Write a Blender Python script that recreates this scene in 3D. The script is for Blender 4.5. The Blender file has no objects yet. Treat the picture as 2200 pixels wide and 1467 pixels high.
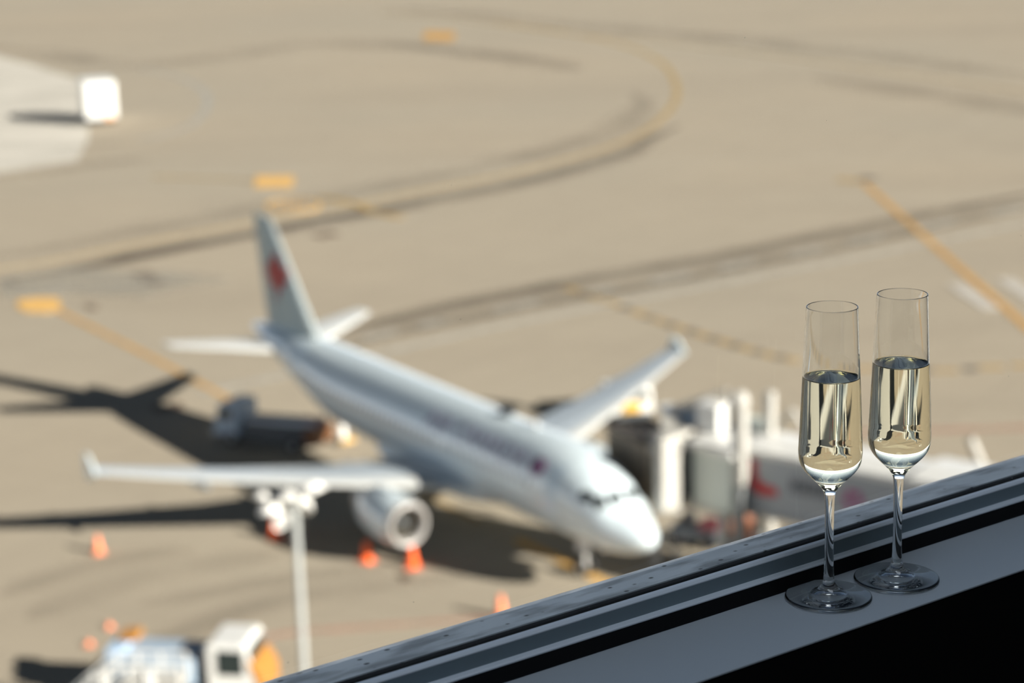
import bpy, bmesh, math, random
from mathutils import Vector, Matrix
random.seed(7)
PI = math.pi
D = math.radians
C = bpy.context.scene.collection
SC = bpy.context.scene

# ------------------------------------------------------------------ camera frame
FPX, PITCH, ROLL, CAMZ = 4448.5, 0.25328, -0.027012, 33.53
_fw = Vector((0, math.cos(PITCH), -math.sin(PITCH)))
_r = Vector((1, 0, 0)); _u = _r.cross(_fw)
_r2 = _r*math.cos(ROLL) + _u*math.sin(ROLL)
_u2 = -_r*math.sin(ROLL) + _u*math.cos(ROLL)
CAM = Vector((0, 0, CAMZ))
def g(x, y, z=0.0):
    """point of the horizontal plane at height z that stands at the survey bearing (x, y)"""
    d = _fw*FPX + _r2*(x-1100) + _u2*(733.5-y)
    t = (z-CAMZ)/d.z
    return CAM + d*t

# ------------------------------------------------------------------ materials
MATS = {}
def mat(name, col, rough=0.5, metal=0.0, spec=0.5, coat=0.0, noise=None, emit=None):
    if name in MATS: return MATS[name]
    m = bpy.data.materials.new(name); m.use_nodes = True
    nt = m.node_tree; b = nt.nodes['Principled BSDF']
    b.inputs['Base Color'].default_value = (*col, 1)
    b.inputs['Roughness'].default_value = rough
    b.inputs['Metallic'].default_value = metal
    b.inputs['Specular IOR Level'].default_value = spec
    b.inputs['Coat Weight'].default_value = coat
    b.inputs['Coat Roughness'].default_value = 0.15
    sc, amt = noise if noise else (6.0, 0.06)
    tc = nt.nodes.new('ShaderNodeTexCoord')
    n = nt.nodes.new('ShaderNodeTexNoise'); n.inputs['Scale'].default_value = sc; n.inputs['Detail'].default_value = 4
    nt.links.new(tc.outputs['Object'], n.inputs['Vector'])
    mx = nt.nodes.new('ShaderNodeMix'); mx.data_type = 'RGBA'
    mx.inputs['A'].default_value = (*[c*(1-amt) for c in col], 1)
    mx.inputs['B'].default_value = (*[min(1, c*(1+amt)) for c in col], 1)
    nt.links.new(n.outputs['Fac'], mx.inputs['Factor'])
    nt.links.new(mx.outputs['Result'], b.inputs['Base Color'])
    MATS[name] = m
    return m

def mat_glass(name, ior, col=(1, 1, 1), rough=0.0):
    m = bpy.data.materials.new(name); m.use_nodes = True
    nt = m.node_tree; nt.nodes.clear()
    o = nt.nodes.new('ShaderNodeOutputMaterial'); gl = nt.nodes.new('ShaderNodeBsdfGlass')
    gl.inputs['IOR'].default_value = ior; gl.inputs['Color'].default_value = (*col, 1); gl.inputs['Roughness'].default_value = rough
    nt.links.new(gl.outputs[0], o.inputs[0]); MATS[name] = m
    return m

def mat_pane():
    m = bpy.data.materials.new('window_pane_glass'); m.use_nodes = True
    nt = m.node_tree; nt.nodes.clear()
    o = nt.nodes.new('ShaderNodeOutputMaterial')
    tr = nt.nodes.new('ShaderNodeBsdfTransparent'); tr.inputs[0].default_value = (0.985, 0.99, 0.985, 1)
    gs = nt.nodes.new('ShaderNodeBsdfGlossy'); gs.inputs['Roughness'].default_value = 0.0
    fr = nt.nodes.new('ShaderNodeFresnel'); fr.inputs[0].default_value = 1.5
    geo = nt.nodes.new('ShaderNodeNewGeometry')
    mu = nt.nodes.new('ShaderNodeMath'); mu.operation = 'MULTIPLY'
    inv = nt.nodes.new('ShaderNodeMath'); inv.operation = 'SUBTRACT'; inv.inputs[0].default_value = 1.0
    nt.links.new(geo.outputs['Backfacing'], inv.inputs[1])
    nt.links.new(fr.outputs[0], mu.inputs[0]); nt.links.new(inv.outputs[0], mu.inputs[1])
    mx = nt.nodes.new('ShaderNodeMixShader')
    nt.links.new(mu.outputs[0], mx.inputs[0]); nt.links.new(tr.outputs[0], mx.inputs[1]); nt.links.new(gs.outputs[0], mx.inputs[2])
    nt.links.new(mx.outputs[0], o.inputs[0])
    return m

def mat_faded(name, col, alpha, scale=0.6, rough=0.8):
    """worn paint or rubber: noise lets the concrete show through"""
    m = bpy.data.materials.new(name); m.use_nodes = True
    nt = m.node_tree; b = nt.nodes['Principled BSDF']
    b.inputs['Base Color'].default_value = (*col, 1); b.inputs['Roughness'].default_value = rough
    b.inputs['Specular IOR Level'].default_value = 0.2
    tc = nt.nodes.new('ShaderNodeTexCoord'); n = nt.nodes.new('ShaderNodeTexNoise')
    n.inputs['Scale'].default_value = scale; n.inputs['Detail'].default_value = 5
    nt.links.new(tc.outputs['Object'], n.inputs['Vector'])
    mr = nt.nodes.new('ShaderNodeMapRange')
    mr.inputs['From Min'].default_value = 0.3; mr.inputs['From Max'].default_value = 0.7
    dv = min(.18, alpha*.7); mr.inputs['To Min'].default_value = max(0, alpha-dv); mr.inputs['To Max'].default_value = min(1, alpha+dv)
    nt.links.new(n.outputs['Fac'], mr.inputs['Value']); nt.links.new(mr.outputs[0], b.inputs['Alpha'])
    MATS[name] = m
    return m

def mat_ground():
    m = bpy.data.materials.new('apron_concrete'); m.use_nodes = True
    nt = m.node_tree; b = nt.nodes['Principled BSDF']; L = nt.links.new
    b.inputs['Roughness'].default_value = 0.85; b.inputs['Specular IOR Level'].default_value = 0.15
    tc = nt.nodes.new('ShaderNodeTexCoord')
    def noise(scale, rot, sx, sy, det=4):
        mp = nt.nodes.new('ShaderNodeMapping'); mp.inputs['Rotation'].default_value = (0, 0, rot)
        mp.inputs['Scale'].default_value = (sx, sy, 1)
        n = nt.nodes.new('ShaderNodeTexNoise'); n.inputs['Scale'].default_value = scale; n.inputs['Detail'].default_value = det
        L(tc.outputs['Object'], mp.inputs['Vector']); L(mp.outputs[0], n.inputs['Vector']); return n.outputs['Fac']
    def mix(a, bcol, fac, typ='MIX'):
        x = nt.nodes.new('ShaderNodeMix'); x.data_type = 'RGBA'; x.blend_type = typ
        if isinstance(a, tuple): x.inputs['A'].default_value = (*a, 1)
        else: L(a, x.inputs['A'])
        if isinstance(bcol, tuple): x.inputs['B'].default_value = (*bcol, 1)
        else: L(bcol, x.inputs['B'])
        L(fac, x.inputs['Factor']); return x.outputs['Result']
    def rng(v, a, bb, c, d):
        r = nt.nodes.new('ShaderNodeMapRange'); r.inputs['From Min'].default_value = a; r.inputs['From Max'].default_value = bb
        r.inputs['To Min'].default_value = c; r.inputs['To Max'].default_value = d; L(v, r.inputs['Value']); return r.outputs[0]
    base = mix(GROUND_A, GROUND_B, rng(noise(0.02, 0, 1, 1, 2), 0.35, 0.65, 0, 1))
    base = mix(base, GROUND_C, rng(noise(0.05, -0.62, 0.18, 1.6), 0.5, 0.72, 0, 0.6))
    base = mix(base, GROUND_D, rng(noise(0.03, -0.35, 0.12, 1.3), 0.55, 0.75, 0, 0.55))
    base = mix(base, GROUND_C, rng(noise(0.35, 0, 1, 1), 0.5, 0.8, 0, 0.35))
    # slab joints
    br = nt.nodes.new('ShaderNodeTexBrick'); br.offset = 0.0
    br.inputs['Scale'].default_value = 1.0; br.inputs['Mortar Size'].default_value = 0.03
    br.inputs['Brick Width'].default_value = 6.0; br.inputs['Row Height'].default_value = 6.0
    br.inputs['Color1'].default_value = (1, 1, 1, 1); br.inputs['Color2'].default_value = (0.97, 0.97, 0.97, 1); br.inputs['Mortar'].default_value = (0.72, 0.72, 0.72, 1)
    mp = nt.nodes.new('ShaderNodeMapping'); mp.inputs['Rotation'].default_value = (0, 0, 0.6)
    L(tc.outputs['Object'], mp.inputs['Vector']); L(mp.outputs[0], br.inputs['Vector'])
    x = nt.nodes.new('ShaderNodeMix'); x.data_type = 'RGBA'; x.blend_type = 'MULTIPLY'; x.inputs['Factor'].default_value = 1
    L(base, x.inputs['A']); L(br.outputs['Color'], x.inputs['B'])
    L(x.outputs['Result'], b.inputs['Base Color'])
    return m

GROUND_A = (0.368, 0.312, 0.235); GROUND_B = (0.348, 0.303, 0.234); GROUND_C = (0.312, 0.265, 0.202); GROUND_D = (0.380, 0.332, 0.258)

# ------------------------------------------------------------------ mesh helpers
class MB:
    def __init__(s): s.v = []; s.f = []; s.mi = []
    def add(s, vs, fs, mi=0):
        k = len(s.v); s.v += [tuple(v) for v in vs]; s.f += [tuple(i+k for i in f) for f in fs]; s.mi += [mi]*len(fs)
        return s
    def box(s, c, size, rz=0, mi=0, taper=1.0, ry=0.0):
        hx, hy, hz = size[0]/2, size[1]/2, size[2]/2; M = Matrix.Rotation(rz, 3, 'Z') @ Matrix.Rotation(ry, 3, 'Y'); vs = []
        for z in (-1, 1):
            t = taper if z > 0 else 1.0
            for x, y in ((-1, -1), (1, -1), (1, 1), (-1, 1)): vs.append(M @ Vector((x*hx*t, y*hy*t, z*hz)) + Vector(c))
        return s.add(vs, [(3, 2, 1, 0), (4, 5, 6, 7), (0, 1, 5, 4), (1, 2, 6, 5), (2, 3, 7, 6), (3, 0, 4, 7)], mi)
    def tube(s, p0, p1, r0, r1=None, n=12, mi=0):
        p0, p1 = Vector(p0), Vector(p1); r1 = r0 if r1 is None else r1
        a = (p1-p0).normalized(); t = a.orthogonal().normalized(); b = a.cross(t); vs = []
        for p, r in ((p0, r0), (p1, r1)):
            for i in range(n):
                q = 2*PI*i/n; vs.append(p + t*r*math.cos(q) + b*r*math.sin(q))
        fs = [(i, (i+1) % n, n+(i+1) % n, n+i) for i in range(n)] + [tuple(range(n))[::-1], tuple(range(n, 2*n))]
        return s.add(vs, fs, mi)
    def lathe(s, prof, o=(0, 0, 0), axis='Z', n=24, mi=0):
        o = Vector(o); vs = []; fs = []; k = len(prof)
        for i in range(n):
            q = 2*PI*i/n
            for r, h in prof:
                if axis == 'Z': v = Vector((r*math.cos(q), r*math.sin(q), h))
                elif axis == 'X': v = Vector((h, r*math.cos(q), r*math.sin(q)))
                else: v = Vector((r*math.cos(q), h, r*math.sin(q)))
                vs.append(o+v)
        for i in range(n):
            j = (i+1) % n
            for a in range(k-1): fs.append((i*k+a, j*k+a, j*k+a+1, i*k+a+1))
        return s.add(vs, fs, mi)
    def loft(s, secs, mi=0, caps=True):
        n = len(secs[0]); vs = [v for sec in secs for v in sec]; fs = []
        for a in range(len(secs)-1):
            for i in range(n):
                j = (i+1) % n; fs.append((a*n+i, a*n+j, (a+1)*n+j, (a+1)*n+i))
        if caps: fs += [tuple(range(n))[::-1], tuple(range((len(secs)-1)*n, len(secs)*n))]
        return s.add(vs, fs, mi)
    def prism(s, poly, lo, hi, plane='XZ', mi=0):
        """outline in a plane, given depth lo..hi along the third axis"""
        def P(a, b, c): return {'XZ': (a, c, b), 'XY': (a, b, c), 'YZ': (c, a, b)}[plane]
        n = len(poly); vs = [P(a, b, lo) for a, b in poly] + [P(a, b, hi) for a, b in poly]
        fs = [tuple(range(n))[::-1], tuple(range(n, 2*n))] + [(i, (i+1) % n, n+(i+1) % n, n+i) for i in range(n)]
        return s.add(vs, fs, mi)
    def build(s, name, mats, parent=None, smooth=None, bevel=0.0, label=None):
        me = bpy.data.meshes.new(name); me.from_pydata(s.v, [], s.f)
        for i, p in enumerate(me.polygons): p.material_index = s.mi[i]
        bm = bmesh.new(); bm.from_mesh(me); bmesh.ops.remove_doubles(bm, verts=bm.verts, dist=1e-6)
        bmesh.ops.recalc_face_normals(bm, faces=bm.faces)
        if bevel: bmesh.ops.bevel(bm, geom=[e for e in bm.edges if len(e.link_faces) == 2 and e.calc_face_angle(0) > 0.6], offset=bevel, segments=2, affect='EDGES', profile=0.5)
        bm.to_mesh(me); bm.free()
        if smooth is not None: shade(me, smooth)
        for m in (mats if isinstance(mats, (list, tuple)) else [mats]): me.materials.append(m)
        o = bpy.data.objects.new(name, me); C.objects.link(o)
        if parent: o.parent = parent
        if label: o['label'] = label
        return o

def shade(me, ang):
    me.shade_smooth()
    if ang < 180:
        bm = bmesh.new(); bm.from_mesh(me)
        for e in bm.edges: e.smooth = not (len(e.link_faces) == 2 and e.calc_face_angle(0) > math.radians(ang))
        bm.to_mesh(me); bm.free()

def thing(name, label, cat, loc=(0, 0, 0), rz=0.0, group=None):
    o = bpy.data.objects.new(name, None); o.empty_display_size = 0.2; C.objects.link(o)
    o.location = loc; o.rotation_euler = (0, 0, rz); tag(o, label, cat, group); return o
def tag(o, label=None, cat=None, group=None, kind=None):
    if label: o['label'] = label
    if cat: o['category'] = cat
    if group: o['group'] = group
    if kind: o['kind'] = kind
    return o
def struct(o, label=None):
    o['kind'] = 'structure'
    if label: o['label'] = label
    return o

# ------------------------------------------------------------------ palette
BLACK = mat('black_rubber', (0.012, 0.012, 0.014), 0.6)
WHITE = mat('white_paint', (0.68, 0.67, 0.635), 0.4, coat=0.2)
CREAM = mat('cream_paint', (0.44, 0.42, 0.38), 0.5)
GREYW = mat('grey_white_paint', (0.37, 0.38, 0.365), 0.45)
PALEG = mat('pale_green_grey_panel', (0.50, 0.54, 0.50), 0.5)
SLATE = mat('grey_advert_panel', (0.33, 0.355, 0.375), 0.4)
DARKG = mat('dark_grey_metal', (0.07, 0.08, 0.09), 0.5)
BLUEG = mat('blue_grey_metal', (0.30, 0.38, 0.47), 0.4)
YEL = mat('yellow_vehicle_paint', (0.38, 0.17, 0.034), 0.45)
ORANGE = mat('cone_orange', (0.95, 0.125, 0.006), 0.5)
ORANGE_PALE = mat('sun_faded_cone_orange', (0.85, 0.24, 0.10), 0.6)
BROWN = mat('rust_brown_paint', (0.13, 0.05, 0.015), 0.6)
MAROON = mat('maroon_paint', (0.10, 0.018, 0.02), 0.5)
RED = mat('logo_red', (0.50, 0.03, 0.03), 0.45)
MAG = mat('logo_magenta', (0.35, 0.06, 0.20), 0.5)
WINDARK = mat('vehicle_window', (0.02, 0.03, 0.03), 0.1)
BODY = mat('aircraft_pale_ice_paint', (0.66, 0.745, 0.775), 0.3, coat=1.0, noise=(0.6, 0.02))
BODY.node_tree.nodes['Principled BSDF'].inputs['Coat IOR'].default_value = 1.7
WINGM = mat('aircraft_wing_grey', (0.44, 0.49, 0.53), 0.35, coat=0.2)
LEADING = mat('bare_metal_leading_edge', (0.56, 0.56, 0.535), 0.45, metal=0.15)
LIPM = mat('engine_lip_metal', (0.36, 0.34, 0.32), 0.4, metal=0.2)
TEXTM = mat('titles_plum_grey', (0.27, 0.24, 0.32), 0.5)
ROND = mat('emblem_plum', (0.17, 0.045, 0.13), 0.5)
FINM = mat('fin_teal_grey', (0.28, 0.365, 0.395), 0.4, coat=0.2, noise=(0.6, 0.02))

# ------------------------------------------------------------------ apron
mb = MB(); mb.add([(-2500, -600, 0), (2500, -600, 0), (2500, 3500, 0), (-2500, 3500, 0), (-2500, -600, -1), (2500, -600, -1), (2500, 3500, -1), (-2500, 3500, -1)],
       [(0, 1, 2, 3), (7, 6, 5, 4), (0, 4, 5, 1), (1, 5, 6, 2), (2, 6, 7, 3), (3, 7, 4, 0)])
struct(mb.build('apron_ground', mat_ground()))

_mz = [0.004]
def nextz():
    _mz[0] += 0.0005; return _mz[0]
def ribbon(name, px, width, m, closed=False, z=None, steps=8):
    pts = [g(*p) for p in px]
    # smooth through the surveyed points
    P = []
    n = len(pts)
    for i in range(n if closed else n-1):
        p0 = pts[(i-1) % n] if (closed or i > 0) else pts[i]; p1 = pts[i]; p2 = pts[(i+1) % n]
        p3 = pts[(i+2) % n] if (closed or i+2 < n) else p2
        for k in range(steps):
            t = k/steps
            P.append(0.5*((2*p1)+(p2-p0)*t+(2*p0-5*p1+4*p2-p3)*t*t+(-p0+3*p1-3*p2+p3)*t**3))
    if not closed: P.append(pts[-1])
    z = nextz() if z is None else z
    mb = MB(); N = len(P); vs = []
    for i in range(N):
        a = P[(i-1) % N] if (closed or i > 0) else P[i]; b = P[(i+1) % N] if (closed or i < N-1) else P[i]
        d = (b-a); d.z = 0; d.normalize(); w = width(i/(N-1)) if callable(width) else width
        nrm = Vector((-d.y, d.x, 0))*w/2
        for q, h in ((P[i]+nrm, z), (P[i]-nrm, z), (P[i]-nrm, 0.001), (P[i]+nrm, 0.001)): vs.append((q.x, q.y, h))
    fs = []
    for i in range(N if closed else N-1):
        a = i*4; b = ((i+1) % N)*4
        for k in range(4): fs.append((a+k, a+(k+1) % 4, b+(k+1) % 4, b+k))
    if not closed: fs += [(0, 1, 2, 3), ((N-1)*4+3, (N-1)*4+2, (N-1)*4+1, (N-1)*4)]
    mb.add(vs, fs); return struct(mb.build(name, m))
def streak(px, w, k):
    """rubber film, densest along its centre: three nested widths"""
    for f in (1.6, 1.0, .5): ribbon('tyre_streak', px, lambda t, f=f: w*f*min(1, .15+t*5, .15+(1-t)*5), k)
def patch(name, px, m, z=None):
    z = nextz() if z is None else z
    P = [g(*p) for p in px]; mb = MB(); mb.prism([(p.x, p.y) for p in P], 0.001, z, 'XY'); return struct(mb.build(name, m))

Y_STRONG = mat_faded('fresh_yellow_paint', (0.713, 0.429, 0.138), 0.95)
Y_WORN = mat_faded('worn_yellow_paint', (0.648, 0.373, 0.113), 0.62)
Y_PALE = mat_faded('faded_yellow_paint', (0.535, 0.373, 0.162), 0.5)
TAN = mat_faded('faded_taxi_line_paint', (0.502, 0.365, 0.178), 0.6)
PINK = mat_faded('pink_boundary_paint', (0.50, 0.31, 0.23), 0.34)
GREYL = mat_faded('pale_grey_line_paint', (0.47, 0.45, 0.40), 0.5)
RUB = mat_faded('tyre_rubber_film', (0.162, 0.134, 0.105), 0.08, 0.15)
RUBD = mat_faded('heavy_tyre_rubber_film', (0.122, 0.093, 0.073), 0.14, 0.25)
RUBX = mat_faded('faint_tyre_rubber_film', (0.194, 0.162, 0.126), 0.028, 0.12)
RUBG = mat_faded('blackout_paint', (0.162, 0.142, 0.121), 0.4, 0.3)
RUBL = mat_faded('thin_tyre_rubber_film', (0.195, 0.162, 0.126), 0.030, 0.12)
PALEC = mat_faded('new_pale_concrete', (0.599, 0.559, 0.486), 0.85, 0.1)
WPAINT = mat_faded('worn_white_paint', (0.66, 0.62, 0.56), 0.55)
STAIN = mat_faded('brown_oil_stain', (0.162, 0.105, 0.073), 0.35, 0.8)

patch('pale_concrete_slab', [(-60, 105), (70, 140), (150, 165), (215, 185), (190, 250), (190, 300), (165, 345), (80, 358), (-60, 378)], PALEC)
streak([(-40, 385), (120, 365), (230, 350), (320, 340)], 2.2, RUBL)
streak([(120, 195), (180, 200), (240, 196)], 1.0, RUBL)
streak([(110, 318), (200, 312), (260, 306)], 1.0, RUBL)
streak([(-40, 100), (120, 118), (260, 140), (420, 130), (700, 95), (1000, 110), (1250, 140)], 6, RUBL)
ribbon('grey_curve_line', [(300, 150), (370, 162), (425, 185), (447, 215), (432, 250), (385, 280), (300, 300)], 0.9, GREYL)
# taxi line loop with the rubber film either side
loop = [(-40, 582), (100, 563), (300, 523), (480, 490), (600, 468), (760, 440), (900, 412), (1050, 383), (1200, 348), (1320, 312), (1400, 272), (1448, 222), (1452, 180), (1425, 138), (1370, 108), (1290, 85), (1180, 64), (1060, 48)]
streak([(x+10, y+22) for x, y in loop[:10]] + [(1390, 300), (1460, 270)], 2.6, RUB)
streak([(x-10, y-26) for x, y in loop[:10]] + [(1350, 260), (1385, 225), (1360, 195)], 4.0, RUBL)
streak([(150, 578), (250, 562), (400, 530), (560, 500), (700, 470), (860, 445)], 1.3, RUBD)
ribbon('taxiway_line', loop, lambda t: 0.55+0.35*t, TAN)
ribbon('taxiway_line', [(820, 28), (1000, 42), (1200, 70), (1450, 95), (1700, 125), (1950, 160), (2260, 205)], 1.0, mat_faded('faint_taxi_line_paint', (0.486, 0.381, 0.227), 0.4))
streak([(820, 20), (1000, 30), (1200, 52), (1500, 78), (1800, 112), (2260, 170)], 7, RUBL)
streak([(1750, 165), (1950, 195), (2100, 215), (2260, 250)], 6, RUBL)
streak([(820, 90), (1050, 120), (1250, 150)], 5, RUBL)
# service road across the apron with its dashes
streak([(700, 755), (900, 708), (1200, 648), (1500, 595), (1750, 545), (2000, 492), (2260, 440)], 1.2, RUB)
streak([(700, 722), (900, 672), (1200, 610), (1500, 558), (1750, 508), (2000, 458), (2260, 408)], 1.8, RUB)
streak([(700, 738), (900, 690), (1200, 630), (1500, 578), (1750, 528), (2000, 476), (2260, 425)], 3.4, RUBL)
ribbon('road_edge_line', [(430, 845), (600, 808), (780, 768), (1000, 716), (1250, 664), (1500, 617), (1800, 560), (2000, 520), (2260, 468)], 0.7, GREYL)
for x0, y0, x1, y1 in [(780, 728, 850, 712), (900, 700, 960, 688), (1060, 667, 1160, 646), (1265, 628, 1320, 618), (1395, 605, 1480, 588), (1545, 577, 1620, 560), (1695, 547, 1765, 533), (1820, 522, 1900, 506), (1970, 492, 2050, 474), (2130, 460, 2200, 446)]:
    ribbon('road_dash', [(x0, y0), (x1, y1)], 0.75, GREYL)
# yellow stand lines
ribbon('stand_line', [(110, 660), (200, 705), (300, 755), (400, 808), (500, 862)], 0.42, Y_WORN)
ribbon('stand_line', [(1858, 395), (1900, 432), (1990, 512), (2080, 592), (2160, 662), (2260, 752)], 0.6, Y_WORN)
ribbon('stand_line', [(1110, 1160), (1180, 1192), (1240, 1222), (1320, 1262), (1400, 1300)], 0.55, Y_STRONG)
ribbon('stand_line', [(880, 1042), (960, 1085), (1030, 1120)], 0.3, Y_PALE)
for i, (x, y) in enumerate([(1228, 622), (1278, 640), (1318, 652), (1372, 673), (1418, 690), (1462, 705), (1508, 720), (1556, 735), (1604, 750), (1652, 763), (1700, 773), (1755, 783), (1860, 793), (1940, 796), (2030, 797), (2130, 790), (2200, 786)]):
    ribbon('broken_line_dash', [(x-14, y-4), (x+14, y+4)] if x < 1760 else [(x-26, y), (x+26, y-1)], 0.75, Y_PALE)
for i, (x, y) in enumerate([(1254, 632), (1345, 662), (1394, 682), (1440, 698), (1485, 712), (1532, 728), (1580, 743), (1628, 757), (1676, 768), (1900, 794), (1985, 797), (2085, 793)]):
    ribbon('broken_line_gap', [(x-10, y-3), (x+10, y+3)], 0.9, RUBG)
# painted stand number plates on the concrete
patch('yellow_ground_marking', [(550, 379), (632, 379), (628, 402), (546, 402)], Y_STRONG)
patch('yellow_ground_marking', [(913, 68), (978, 70), (974, 88), (908, 86)], Y_WORN)
patch('yellow_ground_marking', [(40, 645), (85, 640), (125, 642), (132, 662), (100, 672), (55, 670), (36, 660)], Y_STRONG)
ring = [(630+56*math.cos(2*PI*k/14), 442+14*math.sin(2*PI*k/14)) for k in range(14)]
ribbon('yellow_ring_marking', ring, 0.28, Y_STRONG, closed=True, steps=3)
for k in range(4): ribbon('yellow_ring_stroke', [(604+k*16, 438), (601+k*16, 447)], 0.25, Y_WORN)
ribbon('faded_ground_marking', [(1800, 386), (1850, 390)], 1.3, Y_PALE)
ribbon('faded_ground_marking', [(1848, 388), (1876, 382)], 1.5, RUBG)
ribbon('faded_ground_marking', [(690, 425), (760, 438), (800, 455), (860, 468)], 1.0, Y_PALE)
ribbon('white_ground_marking', [(2052, 612), (2130, 664)], 1.2, WPAINT)
ribbon('white_ground_marking', [(2160, 600), (2240, 655)], 1.3, WPAINT)
ribbon('yellow_ground_line', [(330, 380), (480, 386), (545, 390)], 0.9, mat_faded('faint_yellow_paint', (0.486, 0.365, 0.194), 0.35))
# pink edge lines
ribbon('pink_boundary_line', [(545, 1467), (560, 1385), (610, 1362), (760, 1350), (900, 1339), (1050, 1328), (1160, 1322), (1260, 1314)], 0.42, PINK)
ribbon('pink_boundary_line', [(1700, 938), (1900, 927), (2050, 924), (2260, 917)], 0.75, PINK)
for x, y, a, b in [(310, 590, 40, 2.0), (25, 607, 14, 2.2), (195, 660, 18, 1.6), (700, 505, 45, 1.6), (870, 1240, 24, 0.9), (330, 605, 30, 2.2), (1300, 1140, 30, .8), (360, 875, 60, 1.2)]:
    ribbon('oil_stain', [(x-a/2, y+a*.08), (x, y), (x+a/2, y-a*.08)], b, STAIN)
patch('pale_concrete_slab', [(0, 600), (150, 578), (420, 590), (500, 600), (300, 640), (150, 628), (0, 640)], mat_faded('bleached_concrete', (0.405, 0.381, 0.324), 0.25, 0.2))
for pts, w in [([(60, 1330), (300, 1240), (600, 1190)], 1.0), ([(0, 1280), (200, 1215), (420, 1180)], .8), ([(250, 1420), (600, 1290), (1000, 1240)], .8), ([(300, 1300), (650, 1240), (900, 1215)], .6)]:
    streak(pts, w*1.8, RUBX)

# ------------------------------------------------------------------ airliner
NX, NY, PSI = 5.7815, 83.119, -0.99525
air = thing('airliner', 'white and ice blue twin-engine airliner parked with its nose toward the jet bridge', 'airplane', (NX, NY, 0), PSI)
# local frame: +X forward, so aft station a is x=-a ; starboard is -Y
def A(a, s, z): return Vector((-a, -s, z))
ST = [(0.0, 3.06, 3.02, .02), (.06, 3.26, 2.82, .22), (.2, 3.42, 2.64, .42), (.5, 3.62, 2.43, .67), (1.0, 3.88, 2.22, .95), (1.55, 4.15, 2.08, 1.2), (1.9, 4.42, 2.01, 1.33), (2.3, 4.76, 1.96, 1.46), (2.8, 5.15, 1.92, 1.58), (3.5, 5.5, 1.89, 1.72), (4.4, 5.76, 1.87, 1.85), (5.5, 5.92, 1.86, 1.94), (6.8, 6.0, 1.86, 1.975), (10, 6.0, 1.86, 1.975), (14, 6.0, 1.86, 1.975), (18, 6.0, 1.86, 1.975), (22, 6.0, 1.86, 1.975), (24, 6.0, 1.9, 1.97), (26, 6.0, 2.12, 1.94), (28, 6.0, 2.55, 1.84), (30, 5.98, 3.12, 1.64), (32, 5.93, 3.72, 1.36), (34, 5.84, 4.28, 1.03), (35.5, 5.74, 4.66, .75), (36.8, 5.58, 4.96, .42), (37.4, 5.46, 5.1, .24), (37.57, 5.36, 5.2, .08)]
NS = 48
def sect(a):
    for i in range(len(ST)-1):
        if ST[i][0] <= a <= ST[i+1][0]:
            t = (a-ST[i][0])/(ST[i+1][0]-ST[i][0]); return [ST[i][k]*(1-t)+ST[i+1][k]*t for k in (1, 2, 3)]
def skin(a, ang, off=0.0):
    zt, zb, w = sect(a); zc = (zt+zb)/2; h = (zt-zb)/2
    return A(a, (w+off)*math.cos(ang), zc+(h+off)*math.sin(ang))
# fine stations, smoothly interpolated
fine = []
for i in range(len(ST)-1):
    for k in range(3):
        t = k/3; p0 = ST[max(i-1, 0)]; p1 = ST[i]; p2 = ST[i+1]; p3 = ST[min(i+2, len(ST)-1)]
        fine.append(tuple(p1[j]*(1-t)+p2[j]*t for j in range(4)))
fine.append(ST[-1])
secs = []
for a, zt, zb, w in fine:
    zc, h = (zt+zb)/2, (zt-zb)/2
    secs.append([A(a, w*math.cos(2*PI*k/NS), zc+h*math.sin(2*PI*k/NS)) for k in range(NS)])
MB().loft(secs).build('fuselage', BODY, air, smooth=60)
# belly fairing
secs = []
for a, w, zb in [(10.6, .3, 1.85), (11.4, 1.3, 1.72), (12.6, 1.95, 1.55), (15, 2.15, 1.45), (18.5, 2.15, 1.45), (20.5, 1.8, 1.6), (22.3, .9, 1.8), (23.2, .2, 1.9)]:
    secs.append([A(a, w*math.cos(q)*(1 if math.sin(q) < 0 else 1), 2.35 + (2.35-zb)*math.sin(q)*(1 if math.sin(q) < 0 else .45)) for q in [2*PI*k/24 for k in range(24)]])
MB().loft(secs).build('belly_fairing', BODY, air, smooth=60)

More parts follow.
